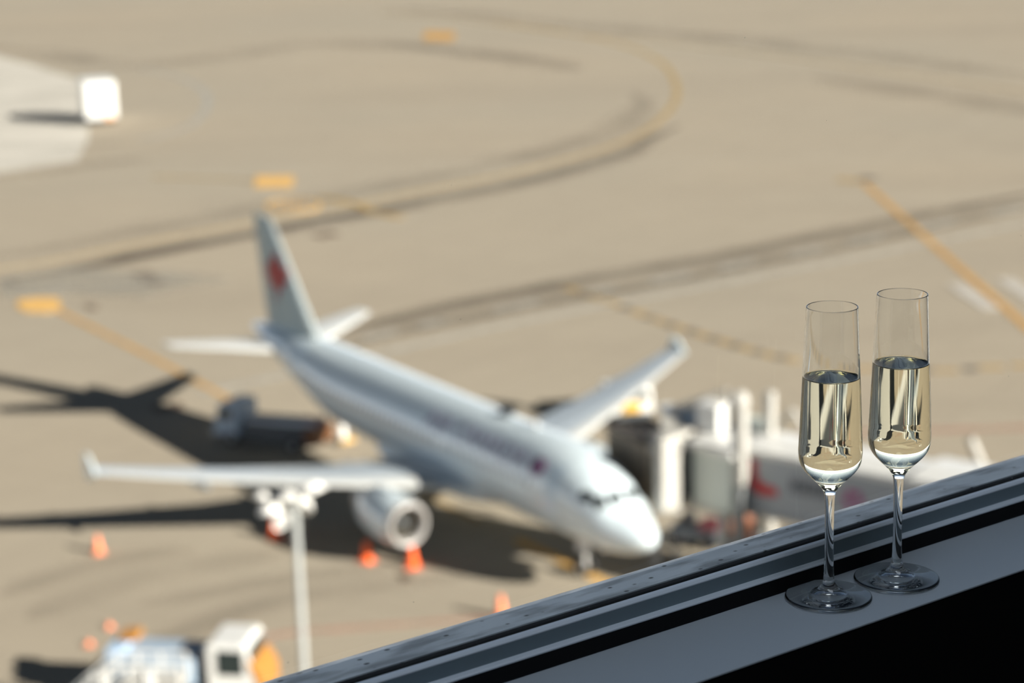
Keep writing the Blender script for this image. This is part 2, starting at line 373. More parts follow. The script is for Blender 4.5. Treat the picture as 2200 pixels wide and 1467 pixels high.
AF = [(1, .0), (.9, .012), (.75, .03), (.6, .045), (.45, .057), (.3, .062), (.18, .056), (.1, .045), (.05, .033), (.015, .019), (0, 0), (.015, -.016), (.05, -.026), (.1, -.034), (.2, -.043), (.35, -.046), (.55, -.036), (.75, -.018), (.9, -.007)]
def airfoil(le, chord, s, z, sgn, thick=1.0, vert=False):
    out = []
    for x, t in AF:
        if vert: out.append(A(le+x*chord, t*chord*thick, z))
        else: out.append(A(le+x*chord, sgn*s, z+t*chord*thick))
    return out
def wing(sgn):
    S = [(1.2, 11.35, 7.0, 2.62, 1.15), (1.98, 11.75, 6.3, 2.70, 1.1), (3.2, 12.4, 5.5, 2.80, 1.05), (6.4, 14.08, 4.0, 3.08, .95), (10.5, 16.2, 2.95, 3.52, .9), (14, 18.0, 2.15, 3.98, .85), (16.6, 19.35, 1.62, 4.36, .8), (17.0, 19.65, 1.4, 4.42, .7)]
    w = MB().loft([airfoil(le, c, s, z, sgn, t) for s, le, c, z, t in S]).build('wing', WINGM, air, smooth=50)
    # slats: bright leading edge skin
    LE = [(.16, .058), (.1, .047), (.05, .036), (.015, .022), (-.004, 0), (.015, -.019), (.05, -.029), (.1, -.037), (.13, -.04), (.1, -.03), (.05, -.02), (.02, 0), (.05, .028), (.1, .04)]
    secs = [[A(le+x*c, sgn*s, z+t*c*th+.01) for x, t in LE] for s, le, c, z, th in S[2:-1]]
    MB().loft(secs).build('slat', LEADING, w, smooth=50, label='bright leading edge slat')
    # wing tip fence
    f = MB(); prof = [(19.5, 4.42), (20.35, 5.15), (20.9, 5.12), (21.05, 4.45), (20.75, 3.85), (20.45, 3.9)]
    f.add([A(a, sgn*17.0, z) for a, z in prof]+[A(a, sgn*17.09, z) for a, z in prof], [(5, 4, 3, 2, 1, 0), (6, 7, 8, 9, 10, 11)]+[(i, (i+1) % 6, 6+(i+1) % 6, 6+i) for i in range(6)])
    f.build('wingtip_fence', BODY, w)
    for s, te, z in ((4.6, 18.0, 2.75), (8.6, 18.4, 3.15), (12.6, 19.4, 3.6)):
        MB().loft([[A(te+x, sgn*s+r*math.cos(q), z-.1+r*1.3*math.sin(q)) for q in [2*PI*k/10 for k in range(10)]] for x, r in ((-2.4, .03), (-1.6, .2), (-.4, .24), (.5, .16), (1.1, .02))]).build('flap_track_fairing', WINGM, w, smooth=60)
    # upper-surface flap seam strips
    MB().loft([[A(le+c*.72, sgn*s, z+.038*c*t), A(le+c*.735, sgn*s, z+.038*c*t), A(le+c*.735, sgn*s, z+.02*c), A(le+c*.72, sgn*s, z+.02*c)] for s, le, c, z, t in S[2:7]]).build('flap_seam', DARKG, w)
    return w
wing(1); wing(-1)
def engine(sgn):
    a0, s, z = 10.75, sgn*5.75, 1.98
    e = MB(); out = [(.90, 0.0), (.98, -.03), (1.05, .05), (1.13, .3), (1.19, .9), (1.2, 1.6), (1.14, 2.4), (1.02, 3.1), (.93, 3.35), (.86, 3.34), (.9, 2.6), (.88, 1.2), (.86, .6), (.9, 0)]
    def L(prof, m, n=36): return m.lathe([(r, -h) for r, h in prof], (-a0, -s, z), 'X', n)
    eng = L([(1.12, .28), (1.19, .9), (1.2, 1.6), (1.14, 2.4), (1.02, 3.1), (.93, 3.35), (.86, 3.34), (.9, 2.6), (.88, 1.2), (.87, .6), (.88, .45)], e).build('engine_nacelle', BODY, air, smooth=40)
    L([(1.12, .28), (1.07, .1), (1.0, -.02), (.90, -.02), (.80, .10), (.74, .35), (.76, .5)], MB()).build('inlet_lip', LIPM, eng, smooth=60, label='bright metal inlet lip')
    L([(.0, .62), (.80, .62), (.80, .75), (0, .75)], MB()).build('fan_face', mat('fan_blades_dark', (.05, .045, .035), .4, metal=.4), eng)
    L([(0, .3), (.1, .36), (.2, .5), (.25, .63), (0, .64)], MB()).build('spinner', DARKG, eng, smooth=60)
    L([(.62, 3.2), (.6, 3.9), (.47, 4.5), (.4, 4.5), (.4, 3.2)], MB()).build('core_cowl', mat('hot_section_metal', (.3, .27, .24), .4, metal=.7), eng, smooth=50)
    L([(.3, 4.2), (.26, 4.6), (.05, 5.1), (0, 5.1)], MB()).build('exhaust_cone', DARKG, eng, smooth=60)
    p = MB(); secs = []
    for a, zb, zt, w in ((11.9, 3.05, 3.14, .06), (12.6, 2.85, 3.28, .17), (14.0, 2.5, 3.1, .2), (15.6, 2.4, 2.95, .15), (16.4, 2.85, 2.95, .05)):
        secs.append([A(a, s-w, zb), A(a, s+w, zb), A(a, s+w*.9, zt), A(a, s-w*.9, zt)])
    p.loft(secs).build('pylon', BODY, eng, smooth=40)
engine(1); engine(-1)
# tailplane
for sgn in (1, -1):
    MB().loft([airfoil(le, c, s, z, sgn, t) for s, le, c, z, t in ((.3, 31.3, 4.2, 4.95, 1), (1.2, 31.9, 3.7, 5.0, .95), (6.0, 34.9, 1.6, 5.45, .8), (6.22, 35.15, 1.3, 5.47, .6))]).build('tailplane', mat('tailplane_white', (.60, .60, .575), .4), air, smooth=50)
# fin
FS = [(5.55, 28.6, 7.2, .55), (5.95, 29.7, 6.05, .85), (6.6, 30.25, 5.65, 1.0), (9, 32.25, 4.1, 1.0), (11.4, 34.3, 2.5, .95), (11.85, 34.8, 2.05, .7)]
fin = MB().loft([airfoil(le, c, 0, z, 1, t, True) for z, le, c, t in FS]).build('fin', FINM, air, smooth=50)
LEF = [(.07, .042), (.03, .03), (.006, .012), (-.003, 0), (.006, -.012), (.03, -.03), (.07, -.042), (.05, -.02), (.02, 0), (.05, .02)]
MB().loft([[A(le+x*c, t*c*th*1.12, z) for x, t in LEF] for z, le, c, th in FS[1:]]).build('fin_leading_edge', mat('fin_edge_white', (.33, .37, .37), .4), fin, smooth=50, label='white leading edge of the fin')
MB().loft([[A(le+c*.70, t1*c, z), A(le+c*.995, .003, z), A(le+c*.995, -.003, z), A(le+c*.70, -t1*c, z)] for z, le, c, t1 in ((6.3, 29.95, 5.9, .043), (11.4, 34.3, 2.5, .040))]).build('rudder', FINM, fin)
# maple leaf on the starboard side of the fin, red with dark edge
leaf = [(0, 1.0), (.13, .72), (.27, .80), (.20, .42), (.42, .62), (.48, .48), (.74, .52), (.64, .28), (.78, .18), (.44, -.10), (.50, -.24), (.06, -.17), (.05, -.62), (-.05, -.62), (-.06, -.17), (-.50, -.24), (-.44, -.10), (-.78, .18), (-.64, .28), (-.74, .52), (-.48, .48), (-.42, .62), (-.20, .42), (-.27, .80), (-.13, .72)]
def finhalf(a, z):
    for i in range(len(FS)-1):
        if FS[i][0] <= z <= FS[i+1][0]:
            t = (z-FS[i][0])/(FS[i+1][0]-FS[i][0]); le = FS[i][1]*(1-t)+FS[i+1][1]*t; c = FS[i][2]*(1-t)+FS[i+1][2]*t; break
    x = (a-le)/c; T = sorted(AF[:11])
    for j in range(len(T)-1):
        if T[j][0] <= x <= T[j+1][0]:
            u = (x-T[j][0])/(T[j+1][0]-T[j][0]); return c*(T[j][1]*(1-u)+T[j+1][1]*u)
    return .1
def decal(name, poly, ca, cz, sc, sgn, m, parent):
    b = MB(); top = []; bot = []
    for x, y in poly:
        a, z = ca - x*sc, cz + y*sc; h = max(finhalf(a, z), .13); top.append(A(a, sgn*(h+.07), z)); bot.append(A(a, sgn*.02, z))
    c0 = len(poly); b.v = [tuple(v) for v in top+bot+[A(ca, sgn*(max(finhalf(ca, cz), .13)+.08), cz)]]
    b.f = [(i, (i+1) % c0, 2*c0) for i in range(c0)] + [(i, (i+1) % c0, c0+(i+1) % c0, c0+i) for i in range(c0)]; b.mi = [0]*len(b.f)
    return b.build(name, m, parent)
decal('leaf_emblem', leaf, 33.9, 8.45, 1.75, 1, mat('leaf_red', (.30, .018, .02), .5), fin)
# titles
def skin_text(name, body, a_left, a_right, zc_ang, height, m):
    cu = bpy.data.curves.new('tmp', 'FONT'); cu.body = body; cu.size = 1.0
    to = bpy.data.objects.new('tmp', cu); C.objects.link(to)
    dg = bpy.context.evaluated_depsgraph_get(); me = bpy.data.meshes.new_from_object(to.evaluated_get(dg)); bpy.data.objects.remove(to)
    bm = bmesh.new(); bm.from_mesh(me)
    x0 = min(v.co.x for v in bm.verts); x1 = max(v.co.x for v in bm.verts); y0 = min(v.co.y for v in bm.verts); y1 = max(v.co.y for v in bm.verts)
    for k in range(1, 6):
        bmesh.ops.bisect_plane(bm, geom=bm.verts[:]+bm.edges[:]+bm.faces[:], plane_co=(0, y0+(y1-y0)*k/6, 0), plane_no=(0, 1, 0))
    ret = bmesh.ops.extrude_face_region(bm, geom=bm.faces[:]); ex = {v for v in ret['geom'] if isinstance(v, bmesh.types.BMVert)}
    for v in bm.verts:
        a = a_left + (v.co.x-x0)/(x1-x0)*(a_right-a_left); ang = zc_ang + ((v.co.y-y0)/(y1-y0)-.5)*height/2.02
        v.co = skin(a, ang, .03 if v in ex else -.01)
    bmesh.ops.recalc_face_normals(bm, faces=bm.faces); bm.to_mesh(me); bm.free(); me.materials.clear(); me.materials.append(m)
    o = bpy.data.objects.new(name, me); C.objects.link(o); o.parent = air; return o
skin_text('titles', 'AIR CANADA', 15.9, 7.2, math.radians(36), .85, TEXTM)['label'] = 'plum grey lettering along the fuselage'
def skin_poly(name, poly, ca, cang, sc, m, parent):
    b = MB(); n = len(poly); T = [skin(ca-x*sc, cang+y*sc/2.02, .045) for x, y in poly]; B = [skin(ca-x*sc, cang+y*sc/2.02, -.02) for x, y in poly]
    b.v = [tuple(v) for v in T+B+[skin(ca, cang, .05)]]; b.f = [(i, (i+1) % n, 2*n) for i in range(n)]+[(i, (i+1) % n, n+(i+1) % n, n+i) for i in range(n)]; b.mi = [0]*len(b.f)
    return b.build(name, m, parent)
skin_poly('round_emblem', [(math.cos(2*PI*k/20), math.sin(2*PI*k/20)) for k in range(20)], 6.35, math.radians(35), .42, ROND, air)
# cockpit glazing
def skin_quad(name, pts, m, off=.02, parent=air, lab=None):
    b = MB(); n = 5; V = []
    for i in range(n+1):
        for j in range(n+1):
            u, v = i/n, j/n; p = [(pts[0][k]*(1-u)+pts[1][k]*u)*(1-v)+(pts[3][k]*(1-u)+pts[2][k]*u)*v for k in (0, 1)]; V.append(p)
    k0 = (n+1)**2
    vs = [skin(a, ang, off) for a, ang in V]+[skin(a, ang, -.03) for a, ang in V]
    fs = [(i*(n+1)+j, (i+1)*(n+1)+j, (i+1)*(n+1)+j+1, i*(n+1)+j+1) for i in range(n) for j in range(n)]
    fs += [tuple(k0+q for q in f[::-1]) for f in fs]
    ed = [i*(n+1) for i in range(n+1)] + [n*(n+1)+j for j in range(1, n+1)] + [i*(n+1)+n for i in range(n-1, -1, -1)] + [j for j in range(n-1, 0, -1)]
    fs += [(ed[i], ed[(i+1) % len(ed)], k0+ed[(i+1) % len(ed)], k0+ed[i]) for i in range(len(ed))]
    o = b.add(vs, fs).build(name, m, parent, smooth=60)
    if lab: o['label'] = lab
    return o
CG = mat('cockpit_glass', (.008, .010, .010), .35, spec=.15)
for sg in (1, -1):
    f = (lambda x: x) if sg == 1 else (lambda x: PI-x)
    skin_quad('cockpit_window', [(1.90, f(D(86))), (2.24, f(D(86))), (2.36, f(D(62))), (1.98, f(D(57)))], CG)
    skin_quad('cockpit_window', [(2.08, f(D(52))), (2.46, f(D(56))), (2.72, f(D(38))), (2.32, f(D(29)))], CG)
    skin_quad('cockpit_window', [(2.62, f(D(48))), (3.25, f(D(41))), (3.32, f(D(26))), (2.8, f(D(28)))], CG)
skin_quad('cabin_door', [(4.6, D(52)), (5.45, D(52)), (5.45, D(-16)), (4.6, D(-16))], mat('door_pale_blue', (.60, .71, .78), .35), .012)
skin_quad('cabin_door', [(29.4, D(62)), (30.1, D(62)), (30.1, D(0)), (29.4, D(0))], MATS['door_pale_blue'], .012)
w0 = skin_quad('cabin_window', [(6.6, D(15)), (6.84, D(15)), (6.84, D(5.5)), (6.6, D(5.5))], mat('cabin_window_grey', (.24, .28, .32), .2), .012)
for k in range(1, 42):
    a = 6.6+k*.53
    if a > 28.4: break
    if abs(a-14.1) < .1: continue
    if a < 24:
        o = w0.copy(); C.objects.link(o); o.location = (-(a-6.6), 0, 0); o.parent = air
    else: skin_quad('cabin_window', [(a, D(15)), (a+.24, D(15)), (a+.24, D(5.5)), (a, D(5.5))], MATS['cabin_window_grey'], .012)
MB().loft([[A(a, w*math.cos(q), 6.0+.02+h*max(0, math.sin(q))) for q in [2*PI*k/16 for k in range(16)]] for a, w, h in ((10.9, .05, .03), (11.05, .2, .2), (11.35, .24, .3), (11.65, .2, .2), (11.85, .05, .03))]).build('dome_antenna', DARKG, air, smooth=60, label='dark dome antenna on the roof')
MB().prism([(-8.6, 5.95), (-8.75, 6.35), (-8.95, 6.35), (-9.0, 5.95)], -.02, .02).build('blade_antenna', WHITE, air)
# landing gear
gr = MB().tube(A(5.07, 0, .45), A(5.0, 0, 2.2), .09).tube(A(5.07, -.3, .4), A(5.07, .3, .4), .06).tube(A(4.4, 0, 1.95), A(5.05, 0, 1.0), .05).build('nose_gear_leg', WHITE, air)
for s in (-.26, .26):
    w = MB().lathe([(.0, -.1), (.2, -.11), (.34, -.1), (.385, -.05), (.385, .05), (.34, .1), (.2, .11), (0, .1)], A(5.07, s, .385), 'Y', 20).build('wheel', BLACK, gr, smooth=40)
    MB().lathe([(0, -.12), (.17, -.125), (.17, .125), (0, .12)], A(5.07, s, .385), 'Y', 16).build('hub', WHITE, w)
for s in (-1, 1): MB().box(A(4.6, s*.42, 1.62), (1.0, .05, .62)).build('gear_door', WHITE, air)
for sg in (1, -1):
    gl = MB().tube(A(17.7, sg*3.8, .6), A(17.6, sg*3.7, 2.7), .13).tube(A(17.7, sg*3.8, 1.2), A(17.2, sg*2.6, 2.3), .07).tube(A(17.7, sg*3.3, .58), A(17.7, sg*4.3, .58), .08).build('main_gear_leg', WHITE, air)
    for ds in (-.46, .46):
        w = MB().lathe([(0, -.18), (.3, -.2), (.5, -.19), (.575, -.1), (.575, .1), (.5, .19), (.3, .2), (0, .18)], A(17.7, sg*3.8+ds, .575), 'Y', 22).build('wheel', BLACK, gl, smooth=40)
        MB().lathe([(0, -.21), (.25, -.215), (.25, .215), (0, .21)], A(17.7, sg*3.8+ds, .575), 'Y', 16).build('hub', GREYW, w)
# ------------------------------------------------------------------ jet bridge
U = Vector((.78, -.626, 0)); U.normalize(); V = Vector((-U.y, U.x, 0))      # tunnel runs along U, V points away from the viewer
jb = thing('jet_bridge', 'white and grey passenger boarding bridge docked at the airliner nose, red mark on its side', 'jet bridge', (10.4, 85.0, 0), math.atan2(U.y, U.x))
# local x along tunnel (toward the terminal), local y away from the viewer, near face y=0
def L2(p): d = Vector((p.x-10.4, p.y-85.0, 0)); return Vector((d.dot(U), d.dot(V), 0))
tn = MB().box((8.65, 1.35, 4.85), (18.7, 2.7, 2.7)).build('tunnel', SLATE, jb, bevel=.05)
MB().prism([(-.12, 6.2), (-.12, 6.42), (1.35, 6.62), (2.85, 6.42), (2.85, 6.2)], -.7, 7.9, 'YZ').build('roof', WHITE, tn)
MB().prism([(-.35, 6.3), (-.35, 6.6), (1.35, 6.75), (3.0, 6.6), (3.0, 6.3)], 7.3, 18.3, 'YZ').build('roof', WHITE, tn)
MB().box((8.65, -.06, 3.55), (18.6, .14, .16)).build('sill_rail', CREAM, tn)
MB().prism([(-.32, 6.0), (.0, 6.0), (.05, 5.2), (.3, 4.95), (1.0, 4.88), (1.08, 4.52), (.2, 4.42), (-.25, 4.7)], -.04, .0).build('red_mark', RED, tn)
wd = MB()
for i in range(8): wd.box((1.75+i*.24, -.02, 5.15), (.12, .04, .66))
for x in (1.87, 2.35, 2.83, 3.31): wd.box((x, -.02, 5.15), (.24, .035, .13))
wd.build('dark_lettering', mat('lettering_dark_grey', (.10, .11, .13), .5), tn)
fl = MB()
for k in range(6):
    q = k*PI/3; fl.lathe([(0, -.04), (.17, -.04), (.17, 0), (0, 0)], (4.75+.36*math.cos(q), 0, 5.02+.36*math.sin(q)), 'Y', 14)
fl.build('magenta_rosette', MAG, tn)
# rotating cab next to the aircraft door
cab = MB().prism([(-3.0, -.45), (-.75, -.85), (-.72, 2.4), (-3.0, 2.4)], 3.6, 6.15, 'XY').build('cab', PALEG, jb, bevel=.04)
MB().prism([(-3.2, -.65), (-.6, -1.1), (-.5, 2.6), (-3.2, 2.6)], 6.15, 6.42, 'XY').build('cab_roof', WHITE, cab)
MB().prism([(-4.4, -.2), (-.8, -.6), (-.7, 2.4), (-4.4, 2.2)], 3.25, 3.55, 'XY').build('cab_floor', CREAM, cab)
MB().prism([(-3.95, .25), (-2.98, .0), (-2.98, 2.2), (-3.95, 2.1)], 3.56, 6.1, 'XY').build('link_passage', DARKG, cab)
cf = MB()
cf.box((-3.35, -1.9, 5.3), (.5, 1.2, 3.3), -.06)
cf.box((-4.17, -.45, 4.72), (.4, 1.9, 3.1), -.06)
cf.box((-4.3, .6, 6.4), (1.0, 3.6, .26), -.06)
cf.box((-3.8, -1.3, 3.45), (1.3, 1.2, .2), .5)
cf.box((-3.8, -1.3, 6.3), (1.4, 1.6, .22), .5)
cf.build('canopy_frame', CREAM, cab, bevel=.08)
can = MB(); top = MB(); NR = 10
def fan(t):
    n = Vector((-4.48, -1.15)).lerp(Vector((-5.2, -1.16)), t); q = D(91)+D(69)*t
    return n, n+Vector((math.cos(q), math.sin(q)))*(3.1-.2*t)
for k in range(NR):
    t0, t1 = k/NR, (k+.8)/NR; (n0, f0), (n1, f1) = fan(t0), fan(t1); h = 6.35-.3*t0
    can.prism([tuple(n0), tuple(f0), tuple(f1), tuple(n1)], 3.4, h, 'XY', mi=k % 2)
    (n2, f2) = fan(min(1, (k+1)/NR)); top.prism([(n0.x, n0.y-.06), tuple(f0*1.0), tuple(f2), (n2.x, n2.y-.06)], h+.01, h+.10, 'XY', mi=k % 2)
can.build('ribbed_canopy', [mat('canopy_charcoal', (.10, .09, .08), .8), mat('canopy_tan', (.32, .26, .19), .8)], cab)
top.build('canopy_hood', [mat('canopy_black', (.035, .035, .037), .8), mat('canopy_rib_brown', (.09, .075, .06), .8)], cab)
MB().box((-5.3, 2.35, 6.62), (3.0, .7, .25), -.25).build('hood_beam', WHITE, cab, bevel=.05)
# cluster on the cab roof
MB().box((-.45, -.6, 6.7), (.5, .5, 3.5)).build('lift_column', CREAM, jb, bevel=.04)
MB().box((-.42, -.7, 2.5), (.4, .4, 4.6)).build('lift_leg', mat('leg_grey', (.2, .21, .21), .6), jb)
q = L2(g(1653, 940, 6.3)); MB().box((q.x, q.y, 7.4), (.42, .42, 2.0)).build('lift_column', CREAM, jb, bevel=.04)
def roofbox(name, x, y, z, size, m, rz=0): q = L2(g(x, y, z)); return MB().box((q.x, q.y, z+size[2]/2), size, rz).build(name, m, jb, bevel=.04)
roofbox('air_conditioner', 1532, 922, 6.45, (1.15, 1.0, 1.25), WHITE)
roofbox('roof_machine', 1465, 905, 6.4, (1.5, 1.2, .55), BLUEG, .3)
roofbox('roof_machine', 1440, 915, 6.4, (.8, .8, .5), CREAM, .5)
a0 = L2(g(1440, 882, 6.9)); a1 = L2(g(1565, 848, 7.9))
hr = MB()
for dz in (0, .5): hr.tube((a0.x, a0.y, 6.85+dz*.3), (a1.x, a1.y, 7.6+dz), .11, .11, 8)
for t in (.15, .45, .75, 1): hr.tube((a0.x+(a1.x-a0.x)*t, a0.y+(a1.y-a0.y)*t, 6.4), (a0.x+(a1.x-a0.x)*t, a0.y+(a1.y-a0.y)*t, 6.9+.95*t), .07, .07, 8)
hr.build('handrail', CREAM, jb)
q = Vector((-.42, -.7)); MB().lathe([(0, 0), (.3, .02), (.42, .2), (.4, .5), (.25, .7), (0, .75)], (q.x, q.y, 8.4), 'Z', 16).build('roof_beacon', CREAM, jb, smooth=50)
q = L2(g(1690, 915, 6.6)); br = MB().tube((q.x-.6, q.y, 6.4), (q.x+.3, q.y, 7.4), .12, .1, 8).tube((q.x+.3, q.y, 7.4), (q.x+.9, q.y, 6.6), .1, .1, 8); br.build('roof_brace', CREAM, jb)
q0 = L2(g(1625, 905, 6.8)); MB().box((q0.x, q0.y, 6.7), (.9, .5, .5)).build('cable_box', PALEG, jb)
# undercarriage
q = L2(Vector((9.9, 86.4, 0)))
ug = MB().box((q.x, q.y, 1.1), (.5, 3.2, .5)).tube((q.x, q.y-1.4, 1), (q.x, q.y-1.4, 3.5), .22).tube((q.x, q.y+1.4, 1), (q.x, q.y+1.4, 3.5), .22).build('drive_frame', GREYW, jb)
for dy in (-1.25, -.75, .75, 1.25): MB().lathe([(0, -.17), (.45, -.18), (.52, -.1), (.52, .1), (.45, .18), (0, .17)], (q.x, q.y+dy, .52), 'Y', 18).build('wheel', BLACK, ug, smooth=40)
MB().box((17, 1.35, 1.75), (.9, .9, 3.5)).box((17, 1.35, .1), (1.6, 1.6, .2)).build('pedestal', GREYW, jb)
# service stair beside the tunnel
st = MB()
for k in range(9): st.box((1.9+k*.28, -.65, 3.3-k*.36), (.3, .8, .05))
st.box((3.0, -1.05, 1.9), (.06, .06, 3.9), 0, 0, 1, math.radians(-38)).box((3.0, -.25, 1.9), (.06, .06, 3.9), 0, 0, 1, math.radians(-38)).build('service_stair', CREAM, jb)
# leaning boom behind the tunnel
bq0 = g(2104, 1035, 6.3); bq1 = g(2085, 962, 8.0)
# unseen low pier, added right of the view for bands refracted in the wine
tb = MB(); P_ = [(26.5, 72), (40, 84), (68, 116), (126, 92), (100, 30), (42, 32), (23, 56)]
struct(tb.prism(P_, 0, 6.6, 'XY').build('wall_added_pier', mat('pier_dark_glass', (.035, .045, .05), .2)))
struct(MB().prism(P_, 6.6, 7.3, 'XY').build('roof_added_pier', mat('pier_pale_roof', (.50, .49, .46), .7)))
for i_ in range(len(P_)):
    a_, b_2 = Vector((*P_[i_], 0)), Vector((*P_[(i_+1) % len(P_)], 0)); n_ = int((b_2-a_).length/4)
    pc = MB()
    for k in range(n_+1): c_ = a_.lerp(b_2, k/max(n_, 1)); pc.box((c_.x, c_.y, 3.3), (.7, .7, 6.6), math.atan2(b_2.y-a_.y, b_2.x-a_.x))
    struct(pc.build('trim_added_pier', GREYW))
for x, y, sx_, sy_, h_ in ((48, 84, 6, 4, 2.4), (60, 92, 9, 5, 3), (52, 66, 5, 8, 2), (68, 74, 7, 7, 3.2), (44, 60, 4, 4, 1.8), (80, 84, 8, 5, 2.6)):
    struct(MB().box((x, y, 7.3+h_/2), (sx_, sy_, h_), .5).build('roof_added_block', DARKG if int(x) % 3 else WHITE))
# stands near the bridge
def wheel(mb, c, r=.3, w=.2, mi=0): mb.lathe([(0, -w/2), (r*.9, -w/2), (r, -w/4), (r, w/4), (r*.9, w/2), (0, w/2)], c, 'Y', 16, mi)
q = g(1432, 1212)
t = thing('trestle_stand', 'cream A-frame trestle standing in front of the airliner nose', 'stand', (q.x, q.y, 0), .2)
for sx in (-1, 1):
    MB().tube((sx*.62, -.3, 0), (sx*.1, 0, 1.45), .10, .09, 10).build('leg', CREAM, t)
    MB().tube((sx*.62, .4, 0), (sx*.1, 0, 1.45), .10, .09, 10).build('leg', CREAM, t)
MB().box((0, 0, 1.5), (.45, .35, .28)).build('head', CREAM, t, bevel=.03)
q = g(1600, 1172)
t = thing('service_cart', 'faded orange ground service cart beneath the jet bridge tunnel', 'cart', (q.x, q.y, 0), -.5)
MB().box((0, 0, .95), (1.5, 1.0, .9), taper=.85).build('hood', mat('faded_orange_paint', (.66, .27, .15), .5), t, bevel=.12)
MB().box((0, 0, .42), (1.7, 1.1, .2)).build('chassis', DARKG, t)
for sx in (-.55, .55):
    for sy in (-.5, .5):
        m = MB(); wheel(m, (sx, sy, .3)); m.build('wheel', BLACK, t, smooth=40)
q = g(1655, 1190)
t = thing('bollard', 'white bollard on a wide foot right of the orange cart', 'bollard', (q.x, q.y, 0))
MB().lathe([(0, 0), (.24, 0), (.24, 1.5), (.2, 1.62), (0, 1.66)], (0, 0, 0), 'Z', 18).build('post', CREAM, t, smooth=50)
MB().box((-.25, -.1, .18), (1.3, .8, .36), taper=.9).build('foot', CREAM, t, bevel=.05)
q = g(1497, 1168)
t = thing('tow_tractor', 'low dark maroon tow tractor in the shade under the jet bridge cab', 'tractor', (q.x, q.y, 0), -.35)
MB().box((0, 0, .65), (2.3, 1.4, .5)).build('body', DARKG, t, bevel=.08)
MB().box((.65, 0, 1.0), (.9, 1.3, .35)).build('engine_cover', MAROON, t, bevel=.06)
MB().box((-.4, 0, 1.15), (.5, 1.0, .6)).build('seat', BLACK, t, bevel=.06)
for sx in (-.75, .75):
    for sy in (-.68, .68):
        m = MB(); wheel(m, (sx, sy, .36), .36, .26); m.build('wheel', BLACK, t, smooth=40)
b0 = g(2112, 1050); t = thing('leaning_pole', 'cream pole leaning left above the window frame at the far right', 'pole', (g(2110, 1040).x, g(2110, 1040).y, 0))
MB().tube((.35, 0, 0), (-.62, .2, 2.35), .27, .24, 12).build('shaft', CREAM, t, smooth=50)
MB().box((.35, 0, .1), (1.2, 1.2, .2)).build('foot', GREYW, t)

# ------------------------------------------------------------------ vehicles
def cab_vehicle(name, label, cat, loc, rz, L, W, H, bodyH, cabL, mcab, mbody, chassis=DARKG):
    t = thing(name, label, cat, loc, rz)
    ch = MB().box((0, 0, .55), (L, W*.8, .3)).build('chassis', chassis, t)
    c = MB().prism([(L/2-cabL, .6), (L/2, .6), (L/2+.02, 1.15), (L/2-.28, H-.12), (L/2-.42, H), (L/2-cabL+.1, H), (L/2-cabL, H-.1)], -W/2, W/2).build('cab', mcab, t, bevel=.06)
    MB().prism([(L/2-.06, 1.28), (L/2-.30, H-.25), (L/2-.25, H-.22), (L/2+.03, 1.28)], -W/2+.14, W/2-.14).build('windscreen', WINDARK, c)
    for s in (-1, 1): MB().box((L/2-cabL*.5, s*(W/2), (H+1.3)/2-.02), (cabL*.55, .04, H-1.75)).build('side_window', WINDARK, c)
    for sx in (-L*.32, L*.32):
        for s in (-1, 1):
            m = MB(); wheel(m, (sx, s*(W/2-.12), .42), .42, .26); w = m.build('wheel', BLACK, t, smooth=40)
            m = MB(); wheel(m, (sx, s*(W/2-.12), .42), .18, .29); m.build('hub', GREYW, w)
    return t
q = g(222, 262)
t = cab_vehicle('box_truck', 'white box truck on the pale concrete at upper left with a long shadow', 'truck', (q.x-.7, q.y+1, 0), D(108), 6.6, 3.0, 3.4, 0, 1.8, WHITE, WHITE)
MB().box((-.85, 0, 2.75), (4.9, 3.5, 4.1)).build('cargo_box', WHITE, t, bevel=.06)
MB().box((-3.2, -.8, .75), (.3, .9, .4)).build('bumper', mat('bumper_orange', (.7, .3, .08), .5), t)
MB().box((-.85, 0, .72), (4.5, 2.2, .3)).build('side_skirt', BROWN, t)
# belt loader under the tail
q0 = g(505, 945); q1 = g(690, 968); mid = (q0+q1)/2+(q0-q1).normalized()*.35; ang = math.atan2(q0.y-q1.y, q0.x-q1.x)
t = cab_vehicle('belt_loader', 'grey belt loader truck parked in the shade of the airliner tail', 'loader truck', (mid.x, mid.y, 0), ang, 6.0, 2.1, 2.35, 0, 1.5, BLUEG, DARKG)
b = MB().box((-1.0, 0, 1.05), (4.4, 1.6, .5)).build('deck', DARKG, t, bevel=.04)
MB().box((-.9, 0, 1.4), (4.4, 1.0, .22), 0, 0, 1, D(3)).build('conveyor_belt', mat('belt_slate', (.22, .25, .28), .7), t)
for s in (-.58, .58): MB().box((-.9, s, 1.5), (4.5, .08, .24), 0, 0, 1, D(3)).build('side_rail', mat('rail_grey', (.34, .37, .42), .5), t)
MB().box((-3.0, 0, .95), (.8, 1.9, .9)).build('engine_housing', BROWN, t, bevel=.06)
MB().box((-2.7, 0, 1.62), (1.1, .9, .16)).build('belt_end_guard', MAROON, t)
MB().box((3.12, 0, .6), (.3, 2.0, .35)).build('bumper', GREYW, t, bevel=.04)
q = g(736, 953)
t = thing('bollard', 'small white bollard on a yellow foot behind the belt loader', 'bollard', (q.x, q.y, 0), .4)
MB().box((.25, 0, .2), (.9, .7, .25), taper=.8).build('foot', mat('dull_yellow', (.50, .30, .08), .6), t, bevel=.05)
MB().lathe([(0, .35), (.26, .35), (.24, 1.2), (.12, 1.32), (0, 1.34)], (0, 0, 0), 'Z', 16).build('post', WHITE, t, smooth=50)
